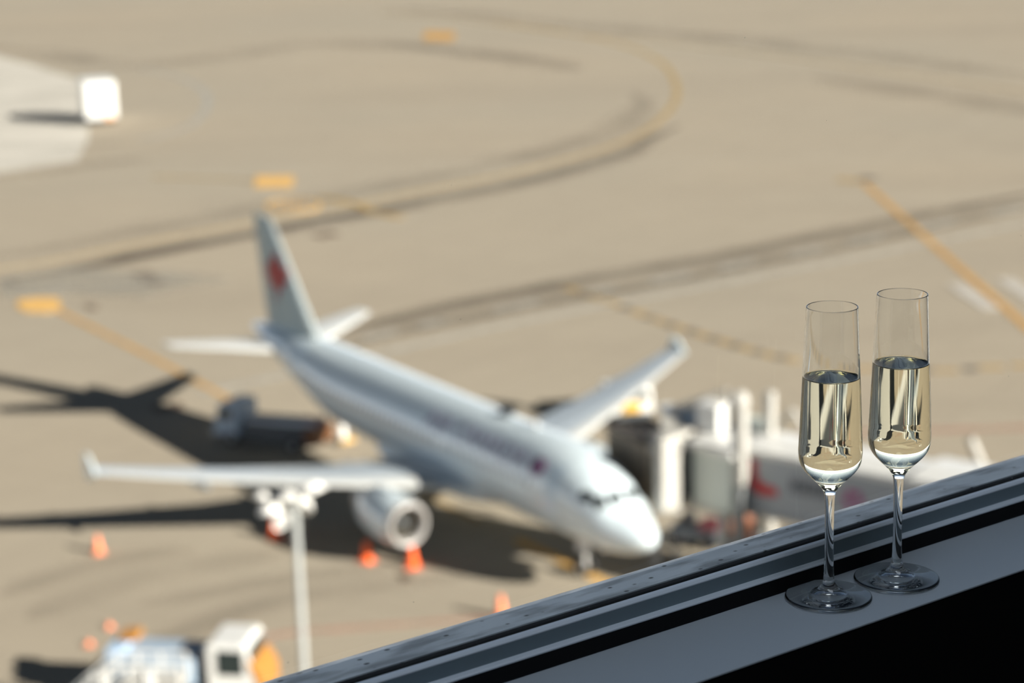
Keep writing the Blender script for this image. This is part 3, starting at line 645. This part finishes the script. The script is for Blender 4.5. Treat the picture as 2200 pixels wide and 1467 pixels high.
# vehicle beyond the port wing
q = g(1345, 897)
t = cab_vehicle('cargo_tug', 'small white and yellow airport tug beyond the far wing', 'tug', (q.x, q.y, 0), D(-80), 2.9, 1.8, 1.85, 0, 1.3, WHITE, WHITE); t.scale = (1.25, 1.25, 1.2)
MB().box((-.55, 0, 1.05), (1.6, 1.75, .9)).build('body', WHITE, t, bevel=.06)
MB().box((1.48, -.1, .95), (.14, .8, .5)).build('front_panel', mat('bright_yellow', (.62, .36, .06), .4), t, bevel=.03)
MB().box((0.5, -.1, 1.9), (1.0, 1.0, .1)).build('roof_panel', WHITE, t)
# bottom-left vehicle
q = g(400, 1512)
t = cab_vehicle('service_truck', 'blue-grey flatbed service truck with white and yellow cab at the bottom left', 'truck', (q.x, q.y+.6, 0), D(-10), 6.2, 2.2, 2.75, 0, 1.9, WHITE, BLUEG)
MB().box((-1.2, 0, 1.45), (3.7, 2.1, 1.2)).build('tank', BLUEG, t, bevel=.15)
MB().box((-2.6, 0, 2.1), (.7, 1.6, .3)).build('hose_reel', mat('sky_blue_metal', (.35, .5, .68), .4), t, bevel=.05)
MB().box((-2.3, .4, 2.4), (.7, .9, .3)).build('beacon_box', YEL, t, bevel=.05)
MB().prism([(3.12, .55), (3.45, .6), (3.42, 1.3), (3.2, 1.75), (2.8, 2.2), (2.75, 2.15), (3.1, 1.2)], -1.11, 1.11).build('front_cowl', YEL, t, bevel=.05)
q = g(330, 1560)
t = thing('mobile_stair', 'white mobile stair with railings in front of the blue-grey service truck', 'stair', (q.x-.6, q.y, 0), D(-4))
MB().prism([(-2.9, .3), (-2.7, .3), (-.3, 2.0), (1.9, 2.0), (1.9, 1.7), (-.2, 1.7), (-2.4, .25)], -.65, .65).build('stair_flight', CREAM, t)
for s in (-.68, .68):
    r = MB(); r.tube((-2.8, s, 1.1), (-.8, s, 2.75), .05).tube((-.8, s, 2.75), (1.9, s, 2.75), .05).tube((-2.7, s, .75), (-.7, s, 2.4), .035).tube((-.7, s, 2.4), (1.9, s, 2.4), .035)
    for x, z0, z1 in ((-2.7, .3, 1.15), (-1.8, .9, 1.95), (-.8, 1.7, 2.75), (0, 1.9, 2.75), (.9, 1.9, 2.75), (1.9, 1.9, 2.75)): r.tube((x, s, z0), (x, s, z1), .05)
    r.build('handrail', WHITE, t)
for x in (-.9, .75): MB().box((x, -.72, 1.6), (.34, .06, 1.9)).build('railing_panel', WHITE, t)
for x in (-.4, .4, 1.5): MB().tube((x, -.5, .25), (x, -.5, 1.75), .08).build('post', CREAM, t)
MB().box((0, 0, .45), (3.6, 1.3, .2)).build('chassis', GREYW, t)
for sx in (-1.3, 1.4):
    for sy in (-.6, .6):
        m = MB(); wheel(m, (sx, sy, .3)); m.build('wheel', BLACK, t, smooth=40)
# ------------------------------------------------------------------ cones
def cone(x, y, h, label, m=ORANGE, r=.2, grp='orange traffic cones around the airliner'):
    q = g(x, y); t = thing('traffic_cone', label, 'traffic cone', (q.x, q.y, 0), random.uniform(0, 1.5), grp)
    MB().box((0, 0, .03), (r*2.3, r*2.3, .06)).build('base', m, t, bevel=.01)
    MB().lathe([(0, .05), (r*.9, .05), (r*.38, h-.04), (r*.3, h), (0, h)], (0, 0, 0), 'Z', 20).build('cone_body', m, t, smooth=50)
cone(212, 1187, .85, 'orange traffic cone alone on the open apron at far left', ORANGE_PALE, .24)
cone(590, 1156, .95, 'orange traffic cone behind the floodlight pole at the shadow edge', ORANGE, .30)
cone(789, 1205, .95, 'orange traffic cone left of the near engine at the shadow edge', ORANGE, .30)
cone(887, 1217, .95, 'orange traffic cone just below the near engine inlet', ORANGE, .30)
cone(1077, 1326, 1.0, 'orange traffic cone just above the window frame', ORANGE_PALE, .28)
cone(236, 1348, .25, 'small pale orange cone, the upper of two above the mobile stair', ORANGE_PALE, .15, 'small cones by the mobile stair')
cone(192, 1386, .25, 'small pale orange cone, the lower of two left of the service truck', ORANGE_PALE, .15, 'small cones by the mobile stair')

# ------------------------------------------------------------------ floodlight mast
q = g(652, 1440, 33.53-26.2)
PX, PY = -7.32, 65.0
t = thing('floodlight_mast', 'tall grey white floodlight mast with a cluster of lamps near the engine', 'light pole', (PX, PY, 0))
MB().tube((0, 0, 0), (0, 0, 11.5), .15, .12, 20).build('pole', GREYW, t, smooth=50)
MB().box((0, 0, .1), (.9, .9, .2)).build('base_plate', GREYW, t)
MB().tube((-1.2, 0, 11.55), (.75, 0, 11.75), .06).tube((0, -.5, 11.5), (0, .5, 11.5), .06).build('crossarm', GREYW, t)
LAMP = mat('lamp_housing', (.80, .78, .73), .25, coat=.5); LAMPG = mat('lamp_glass', (.9, .9, .88), .08, metal=.6)
for i, (x, y, z, s, tx, tz) in enumerate(((-1.08, .1, 11.62, .24, 60, -20), (-.83, -.15, 11.3, .34, 80, 60), (-.22, -.2, 11.65, .36, 55, 20), (.55, 0, 11.85, .42, 60, 50), (-.5, -.1, 10.85, .28, 20, 40), (.3, .1, 11.3, .30, 35, -30))):
    l = MB().lathe([(0, -.55), (.45, -.5), (.75, -.2), (1, .25), (1.02, .35), (.9, .35), (.85, .3), (0, .28)], (0, 0, 0), 'Z', 20).build('lamp_head', LAMP, t, smooth=50)
    s *= 1.18; l.scale = (s, s, s); l.location = (x, y, z); l.rotation_euler = (D(tx+90), 0, D(tz))
    MB().lathe([(0, .3), (.85, .3), (.84, .36), (0, .40)], (0, 0, 0), 'Z', 20).build('lens', LAMPG, l, smooth=50)
    MB().tube((x, y, z), (x*.4, 0, 11.55), .035).build('bracket', GREYW, t)

# ------------------------------------------------------------------ room
TH = D(35.8); DH = Vector((math.cos(TH), math.sin(TH), 0)); NH = Vector((-math.sin(TH), math.cos(TH), 0))
Z0 = CAMZ-.652
ROOM = Matrix(((DH.x, NH.x, 0, 0), (DH.y, NH.y, 0, 0), (0, 0, 1, 0), (0, 0, 0, 1)))
def room(o): o.matrix_world = ROOM; return o
def mat_sill():
    m = bpy.data.materials.new('sill_satin_grey'); m.use_nodes = True; nt = m.node_tree; b = nt.nodes['Principled BSDF']; L = nt.links.new
    b.inputs['Base Color'].default_value = (*SILLC, 1); b.inputs['Roughness'].default_value = .33; b.inputs['Specular IOR Level'].default_value = .5
    tc = nt.nodes.new('ShaderNodeTexCoord'); n = nt.nodes.new('ShaderNodeTexNoise'); n.inputs['Scale'].default_value = 1400; n.inputs['Detail'].default_value = 2
    L(tc.outputs['Object'], n.inputs['Vector']); bp = nt.nodes.new('ShaderNodeBump'); bp.inputs['Strength'].default_value = .12; bp.inputs['Distance'].default_value = .0002
    L(n.outputs['Fac'], bp.inputs['Height']); L(bp.outputs[0], b.inputs['Normal'])
    return m
def mat_ledge():
    m = bpy.data.materials.new('weathered_outer_ledge'); m.use_nodes = True; nt = m.node_tree; b = nt.nodes['Principled BSDF']; L = nt.links.new
    tc = nt.nodes.new('ShaderNodeTexCoord')
    def nz(sc, sx, det=4):
        mp = nt.nodes.new('ShaderNodeMapping'); mp.inputs['Scale'].default_value = (sx, 1, 1); n = nt.nodes.new('ShaderNodeTexNoise'); n.inputs['Scale'].default_value = sc; n.inputs['Detail'].default_value = det
        L(tc.outputs['Object'], mp.inputs['Vector']); L(mp.outputs[0], n.inputs['Vector']); return n.outputs['Fac']
    def rg(v, a, bb, c, d):
        r = nt.nodes.new('ShaderNodeMapRange'); r.inputs['From Min'].default_value = a; r.inputs['From Max'].default_value = bb; r.inputs['To Min'].default_value = c; r.inputs['To Max'].default_value = d; L(v, r.inputs['Value']); return r.outputs[0]
    x = nt.nodes.new('ShaderNodeMix'); x.data_type = 'RGBA'; x.inputs['A'].default_value = (*LEDGEC, 1); x.inputs['B'].default_value = (LEDGEC[0]*.35, LEDGEC[1]*.35, LEDGEC[2]*.35, 1); L(rg(nz(70, .22), .46, .66, 0, .85), x.inputs['Factor'])
    vo = nt.nodes.new('ShaderNodeTexVoronoi'); vo.inputs['Scale'].default_value = 75; vo.inputs['Randomness'].default_value = 1; mp = nt.nodes.new('ShaderNodeMapping'); mp.inputs['Scale'].default_value = (.7, 1, 1)
    L(tc.outputs['Object'], mp.inputs['Vector']); L(mp.outputs[0], vo.inputs['Vector'])
    y = nt.nodes.new('ShaderNodeMix'); y.data_type = 'RGBA'; L(x.outputs['Result'], y.inputs['A']); y.inputs['B'].default_value = (.012, .013, .014, 1); L(rg(vo.outputs['Distance'], .09, .17, .9, 0), y.inputs['Factor'])
    L(y.outputs['Result'], b.inputs['Base Color']); L(rg(nz(60, .3), .4, .7, .35, .6), b.inputs['Roughness'])
    return m
SILLC = (.37, .42, .475); LEDGEC = (.58, .64, .70)
SILL = mat_sill(); LEDGE = mat_ledge()
FR_FACE = mat('frame_slate_paint', (.15, .20, .235), .4); FR_EDGE = mat('frame_edge_sky_lit', (.58, .65, .74), .35)  # edge strips: sky reflection on the frame's horizontals put into a pale colour
GASK = mat('black_gasket', (.004, .004, .005), .7, spec=.2)
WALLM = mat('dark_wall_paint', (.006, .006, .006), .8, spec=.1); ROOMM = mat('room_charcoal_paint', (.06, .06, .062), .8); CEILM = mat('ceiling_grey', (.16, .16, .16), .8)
FILL_STRENGTH = 4.0
SF, SB = 1.1102, 1.2024                       # sill front and back
X0, X1 = -2.6, 1.9
def bar(name, prof, m, x0=X0, x1=X1, parent=None, bevel=0, smooth=None):
    """a profile in (distance to window, height above sill) swept along the window"""
    o = MB().prism([(s, Z0+z) for s, z in prof], x0, x1, 'YZ').build(name, m, parent, bevel=bevel, smooth=smooth); return room(o)
struct(bar('window_1_sill', [(SF, -.0016), (SB+.02, -.0016), (SB+.02, 0), (SF+.0005, 0), (SF, -.0005)], SILL))
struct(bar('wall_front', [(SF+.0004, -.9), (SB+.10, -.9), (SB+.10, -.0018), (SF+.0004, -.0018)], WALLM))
# window frame: black recess face, slate bead with two bright edges, black gasket
win = struct(bar('window_1', [(SB+.0005, .0002), (SB+.075, .0002), (SB+.075, .0142), (SB, .0142), (SB, .002)], GASK))
def sub(name, prof, m, bevel=0, lab=None):
    o = MB().prism([(s, Z0+z) for s, z in prof], X0, X1, 'YZ').build(name, m, None, bevel=bevel); o.parent = win; return o
sub('frame_edge', [(SB, .0143), (SB+.008, .0143), (SB+.008, .0163), (SB+.0012, .0163), (SB, .0153)], FR_EDGE)
sub('frame_bead', [(SB+.0070, .0143), (SB+.0165, .0143), (SB+.0165, .0275), (SB+.0085, .0275), (SB+.0070, .016)], FR_FACE)
sub('frame_edge', [(SB+.0085, .0276), (SB+.0172, .0276), (SB+.0172, .0288), (SB+.0150, .0299), (SB+.0110, .0298), (SB+.0086, .0284)], FR_EDGE)
sub('gasket', [(SB+.0173, .0143), (SB+.0200, .0143), (SB+.0200, .0215), (SB+.0173, .0215)], GASK)
sub('gasket', [(SB+.0265, .0143), (SB+.0315, .0143), (SB+.0315, .0262), (SB+.0265, .0200)], GASK)
sub('outer_ledge', [(SB+.0316, .0143), (SB+.075, .0143), (SB+.0745, .0228), (SB+.0675, .0252), (SB+.0625, .0262), (SB+.0316, .0273)], LEDGE)
pane = sub('window_pane', [(SB+.0202, .0145), (SB+.0262, .0145), (SB+.0262, 2.3), (SB+.0202, 2.3)], mat_pane())
win.matrix_world = ROOM
sub('frame_head', [(SB, 2.3), (SB+.075, 2.3), (SB+.075, 2.38), (SB, 2.38)], FR_FACE)
for x in (X0+.03, X1-.03):
    o = MB().prism([(SB, Z0+.0143), (SB+.0185, Z0+.0143), (SB+.0185, Z0+2.3), (SB, Z0+2.3)], x-.03, x+.03, 'YZ').build('frame_post', FR_FACE, None); o.parent = win
# dust on the glass
ds = MB()
for k in range(70):
    x = random.uniform(-.1, 1.75); z = Z0+.03+random.random()**1.6*.75; r = random.uniform(.00018, .00045)
    ds.add([(x+r*math.cos(q)*random.uniform(.6, 1.4), SB+.0199, z+r*math.sin(q)) for q in [2*PI*i/6 for i in range(6)]]+[(x, SB+.0196, z)], [(i, (i+1) % 6, 6) for i in range(6)]+[(5, 4, 3, 2, 1, 0)])
o = ds.build('dust_specks', mat('dust_grey', (.5, .5, .46), .9), None); o.parent = win; o['kind'] = 'stuff'
# shell of the room
FL = Z0-.9
def rbox(name, x0, x1, s0, s1, z0, z1, m): return struct(room(MB().box(((x0+x1)/2, (s0+s1)/2, (z0+z1)/2), (x1-x0, s1-s0, z1-z0)).build(name, m)))
rbox('floor', X0-.2, X1+.2, -3.6, SB+.1, FL-.2, FL, ROOMM)
rbox('ceiling', X0-.2, X1+.2, -3.6, SB+.1, Z0+2.38, Z0+2.6, CEILM)
rbox('wall_back', X0-.2, X1+.2, -3.8, -3.6, FL-.2, Z0+2.6, ROOMM)
rbox('wall_left', X0-.2, X0, -3.6, SB+.1, FL, Z0+2.38, ROOMM)
rbox('wall_right', X1, X1+.2, -3.6, SB+.1, FL, Z0+2.38, ROOMM)
rbox('wall_tower', X0-.2, X1+.2, -3.8, SB, 0, FL-.2, mat('tower_concrete', (.35, .34, .32), .8))

t = thing('fill_light_panel', 'added fill light panel, unseen, above the window sill', 'light', (0, 0, 0))
t.matrix_world = ROOM  # unseen glowing panel, added as fill to brighten the sill and frame
LX, LS, LZ = .9, .35, Z0+2.31
MB().box((LX, LS, LZ+.035), (1.9, .9, .07)).build('fill_panel_back', DARKG, t)
em = bpy.data.materials.new('fill_light_glow'); em.use_nodes = True; b_ = em.node_tree.nodes['Principled BSDF']
b_.inputs['Base Color'].default_value = (.8, .8, .8, 1); b_.inputs['Emission Color'].default_value = (.80, .90, 1.0, 1); b_.inputs['Emission Strength'].default_value = FILL_STRENGTH
MB().box((LX, LS, LZ-.006), (1.8, .8, .012)).build('fill_panel_face', em, t)

# ------------------------------------------------------------------ champagne flutes
CLEAR = mat_glass('clear_crystal', 1.5, (.995, .998, .997)); 
WINE_IN = mat_glass('champagne_to_glass', 1.345/1.5, (1.0, .975, .87)); WINE_TOP = mat_glass('champagne_surface', 1.345, (1, .99, .96))
def catmull(pts, n=8):
    out = []
    for i in range(len(pts)-1):
        p0 = pts[max(i-1, 0)]; p1 = pts[i]; p2 = pts[i+1]; p3 = pts[min(i+2, len(pts)-1)]
        for k in range(n):
            t = k/n; out.append(tuple(.5*(2*p1[j]+(p2[j]-p0[j])*t+(2*p0[j]-5*p1[j]+4*p2[j]-p3[j])*t*t+(3*p1[j]-p0[j]-3*p2[j]+p3[j])*t**3) for j in (0, 1)))
    out.append(pts[-1]); return out
def spin(name, pieces, mats, parent, n=160, wob=0.0):
    """pieces: (profile, material index); exact normals so open edges of touching parts stay optically smooth"""
    vs = []; fs = []; mi = []; nr = []
    for prof, m in pieces:
        k = len(prof); base = len(vs)
        pn = []
        for i in range(k):
            a = prof[max(i-1, 0)]; b = prof[min(i+1, k-1)]; d = (b[0]-a[0], b[1]-a[1]); l = math.hypot(*d) or 1; pn.append((d[1]/l, -d[0]/l))
            if prof[i][0] < 1e-7: pn[-1] = (0, math.copysign(1, pn[-1][1]))
        for j in range(n):
            q = 2*PI*j/n; c, s = math.cos(q), math.sin(q)
            for i in range(k):
                w_ = dw = 0.0
                if wob and m == 1:
                    zz = prof[i][1]; fade = min(1, max(0, (zz-.112)/.012))*min(1, max(0, (LV-zz)/.002))
                    for nn, aa, ph in ((7, 1.0, .4+9*zz), (11, .6, 2.1-60*zz), (17, .35, 4.0+150*zz), (23, .2, 1.0-330*zz)):
                        w_ += wob*fade*aa*math.sin(nn*q+ph); dw += wob*fade*aa*nn*math.cos(nn*q+ph)
                r_ = prof[i][0]*(1+w_); tn_ = -dw
                vs.append((r_*c, r_*s, prof[i][1])); nr.append((pn[i][0]*c - pn[i][0]*tn_*s, pn[i][0]*s + pn[i][0]*tn_*c, pn[i][1]))
        for j in range(n):
            j2 = (j+1) % n
            for i in range(k-1): 
                a, b, c_, d_ = base+j*k+i, base+j2*k+i, base+j2*k+i+1, base+j*k+i+1
                if prof[i][0] < 1e-7: fs.append((a, c_, d_))
                elif prof[i+1][0] < 1e-7: fs.append((a, b, d_))
                else: fs.append((a, b, c_, d_))
                mi.append(m)
    me = bpy.data.meshes.new(name); me.from_pydata(vs, [], fs)
    for i, p in enumerate(me.polygons): p.material_index = mi[i]
    me.shade_smooth(); me.normals_split_custom_set_from_vertices([Vector(x) for x in nr])
    for m in mats: me.materials.append(m)
    o = bpy.data.objects.new(name, me); C.objects.link(o); o.parent = parent; return o
LV = .1935                                   # wine level
def rim_r(z): return .0211+(.0262-.0211)*((.2515-z)/(.2515-.134))**1.0
outer_up = [(.0045, .0915), (.0062, .0960), (.0105, .1015), (.0165, .1075), (.0218, .1135), (.0252, .1200), (.0263, .1275), (.0262, .1340)]
body_out = catmull(outer_up, 8)[:-1] + [(rim_r(z), z) for z in [.134+(.2515-.134)*i/24 for i in range(25)]]
TW = .0009
inner_low = [(0, .1055), (.0045, .1060), (.0100, .1085), (.0160, .1128), (.0208, .1180), (.0238, .1235), (.0249, .1300), (.0251, .1350)]
il = catmull(inner_low, 8)
inner_all = il[:-1] + [(rim_r(z)-TW-.0002, z) for z in [.135+(LV-.135)*i/14 for i in range(15)]]
inner_dry = [(rim_r(z)-TW-.0002, z) for z in [LV+(.2515-LV)*i/12 for i in range(13)]]
rimarc = [(rim_r(.2515)-(TW+.0002)/2+(TW+.0002)/2*math.cos(q), .2515+.0005*math.sin(q)) for q in [PI*i/8 for i in range(9)]]
bowl_prof = body_out[:-1]+rimarc+inner_dry[::-1][1:]
stem_prof = catmull([(.0062, .0122), (.0050, .0150), (.0044, .0200), (.0039, .0350), (.0037, .0600), (.0040, .0820), (.0045, .0915)], 8)
foot_prof = catmull([(0, .0030), (.004, .0028), (.008, .0020), (.012, .0010), (.016, .0002), (.030, .0002), (.0352, .0003), (.0363, .0011), (.0363, .0018), (.0352, .0026), (.030, .0031), (.0230, .0040), (.0165, .0053), (.0115, .0072), (.0082, .0096), (.0062, .0122)], 6)
def flute(px, py, label, wlabel):
    c = g(px, py, Z0+.003)
    t = thing('champagne_flute', label, 'glass', (c.x, c.y, Z0+.0002), 0, 'champagne flutes on the window sill')
    spin('bowl', [(bowl_prof, 0)], [CLEAR], t); spin('stem', [(stem_prof, 0)], [CLEAR], t); spin('foot', [(foot_prof, 0)], [CLEAR], t)
    w = thing('champagne', wlabel, 'drink', (c.x, c.y, Z0+.0002), 0, 'champagne in the flutes')
    rl = inner_all[-1][0]
    men = [(rl, LV), (rl-.0004, LV-.0006), (rl-.0012, LV-.0011), (rl-.003, LV-.0013), (rl*.5, LV-.0013), (0, LV-.0013)]
    spin('liquid', [(inner_all, 1), (men, 0)], [WINE_TOP, WINE_IN], w, wob=.0006)
    return c
flute(1780, 1277, 'half-full champagne flute on the sill, the left one nearer the camera', 'pale gold champagne filling the left flute to three quarters')
flute(1926, 1238, 'half-full champagne flute on the sill, the right one a little farther back', 'pale gold champagne filling the right flute to three quarters')

# ------------------------------------------------------------------ light
SUN_AZ, SUN_EL = D(-31.8), D(22.3)
sd = Vector((math.cos(SUN_EL)*math.cos(SUN_AZ), math.cos(SUN_EL)*math.sin(SUN_AZ), math.sin(SUN_EL)))
sl = bpy.data.lights.new('sun', 'SUN'); sl.energy = 12.3; sl.angle = D(.53); sl.color = (1.0, .955, .88)
so = bpy.data.objects.new('sun', sl); C.objects.link(so); so.rotation_euler = sd.to_track_quat('Z', 'Y').to_euler(); so.location = (30, -20, 80)
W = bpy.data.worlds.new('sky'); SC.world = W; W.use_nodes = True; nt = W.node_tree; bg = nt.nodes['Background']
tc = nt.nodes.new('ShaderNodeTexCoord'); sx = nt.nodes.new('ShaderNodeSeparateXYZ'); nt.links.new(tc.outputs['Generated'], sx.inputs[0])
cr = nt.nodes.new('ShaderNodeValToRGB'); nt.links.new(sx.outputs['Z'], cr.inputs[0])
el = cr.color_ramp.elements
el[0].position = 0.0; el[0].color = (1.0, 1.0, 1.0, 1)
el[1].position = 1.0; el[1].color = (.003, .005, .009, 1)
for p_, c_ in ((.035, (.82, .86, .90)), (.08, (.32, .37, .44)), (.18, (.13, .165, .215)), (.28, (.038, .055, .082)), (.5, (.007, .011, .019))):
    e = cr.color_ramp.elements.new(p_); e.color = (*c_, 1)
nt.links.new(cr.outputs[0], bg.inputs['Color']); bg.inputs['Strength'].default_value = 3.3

# ------------------------------------------------------------------ camera
cd = bpy.data.cameras.new('camera'); cd.sensor_width = 36; cd.sensor_fit = 'HORIZONTAL'; cd.lens = FPX*36/2200
cd.clip_start = .05; cd.clip_end = 6000
cd.dof.use_dof = True; cd.dof.focus_distance = 1.74; cd.dof.aperture_fstop = 5.7; cd.dof.aperture_blades = 0
co = bpy.data.objects.new('camera', cd); C.objects.link(co)
R = Matrix((( _r2.x, _u2.x, -_fw.x), (_r2.y, _u2.y, -_fw.y), (_r2.z, _u2.z, -_fw.z)))
co.matrix_world = Matrix.Translation(CAM) @ R.to_4x4()
SC.camera = co
vs = SC.view_settings; vs.view_transform = 'Standard'; vs.look = 'None'; vs.gamma = 1; vs.exposure = 0; vs.use_curve_mapping = False
try:
    SC.cycles.max_bounces = 24; SC.cycles.transmission_bounces = 24; SC.cycles.transparent_max_bounces = 24; SC.cycles.glossy_bounces = 8
except Exception: pass
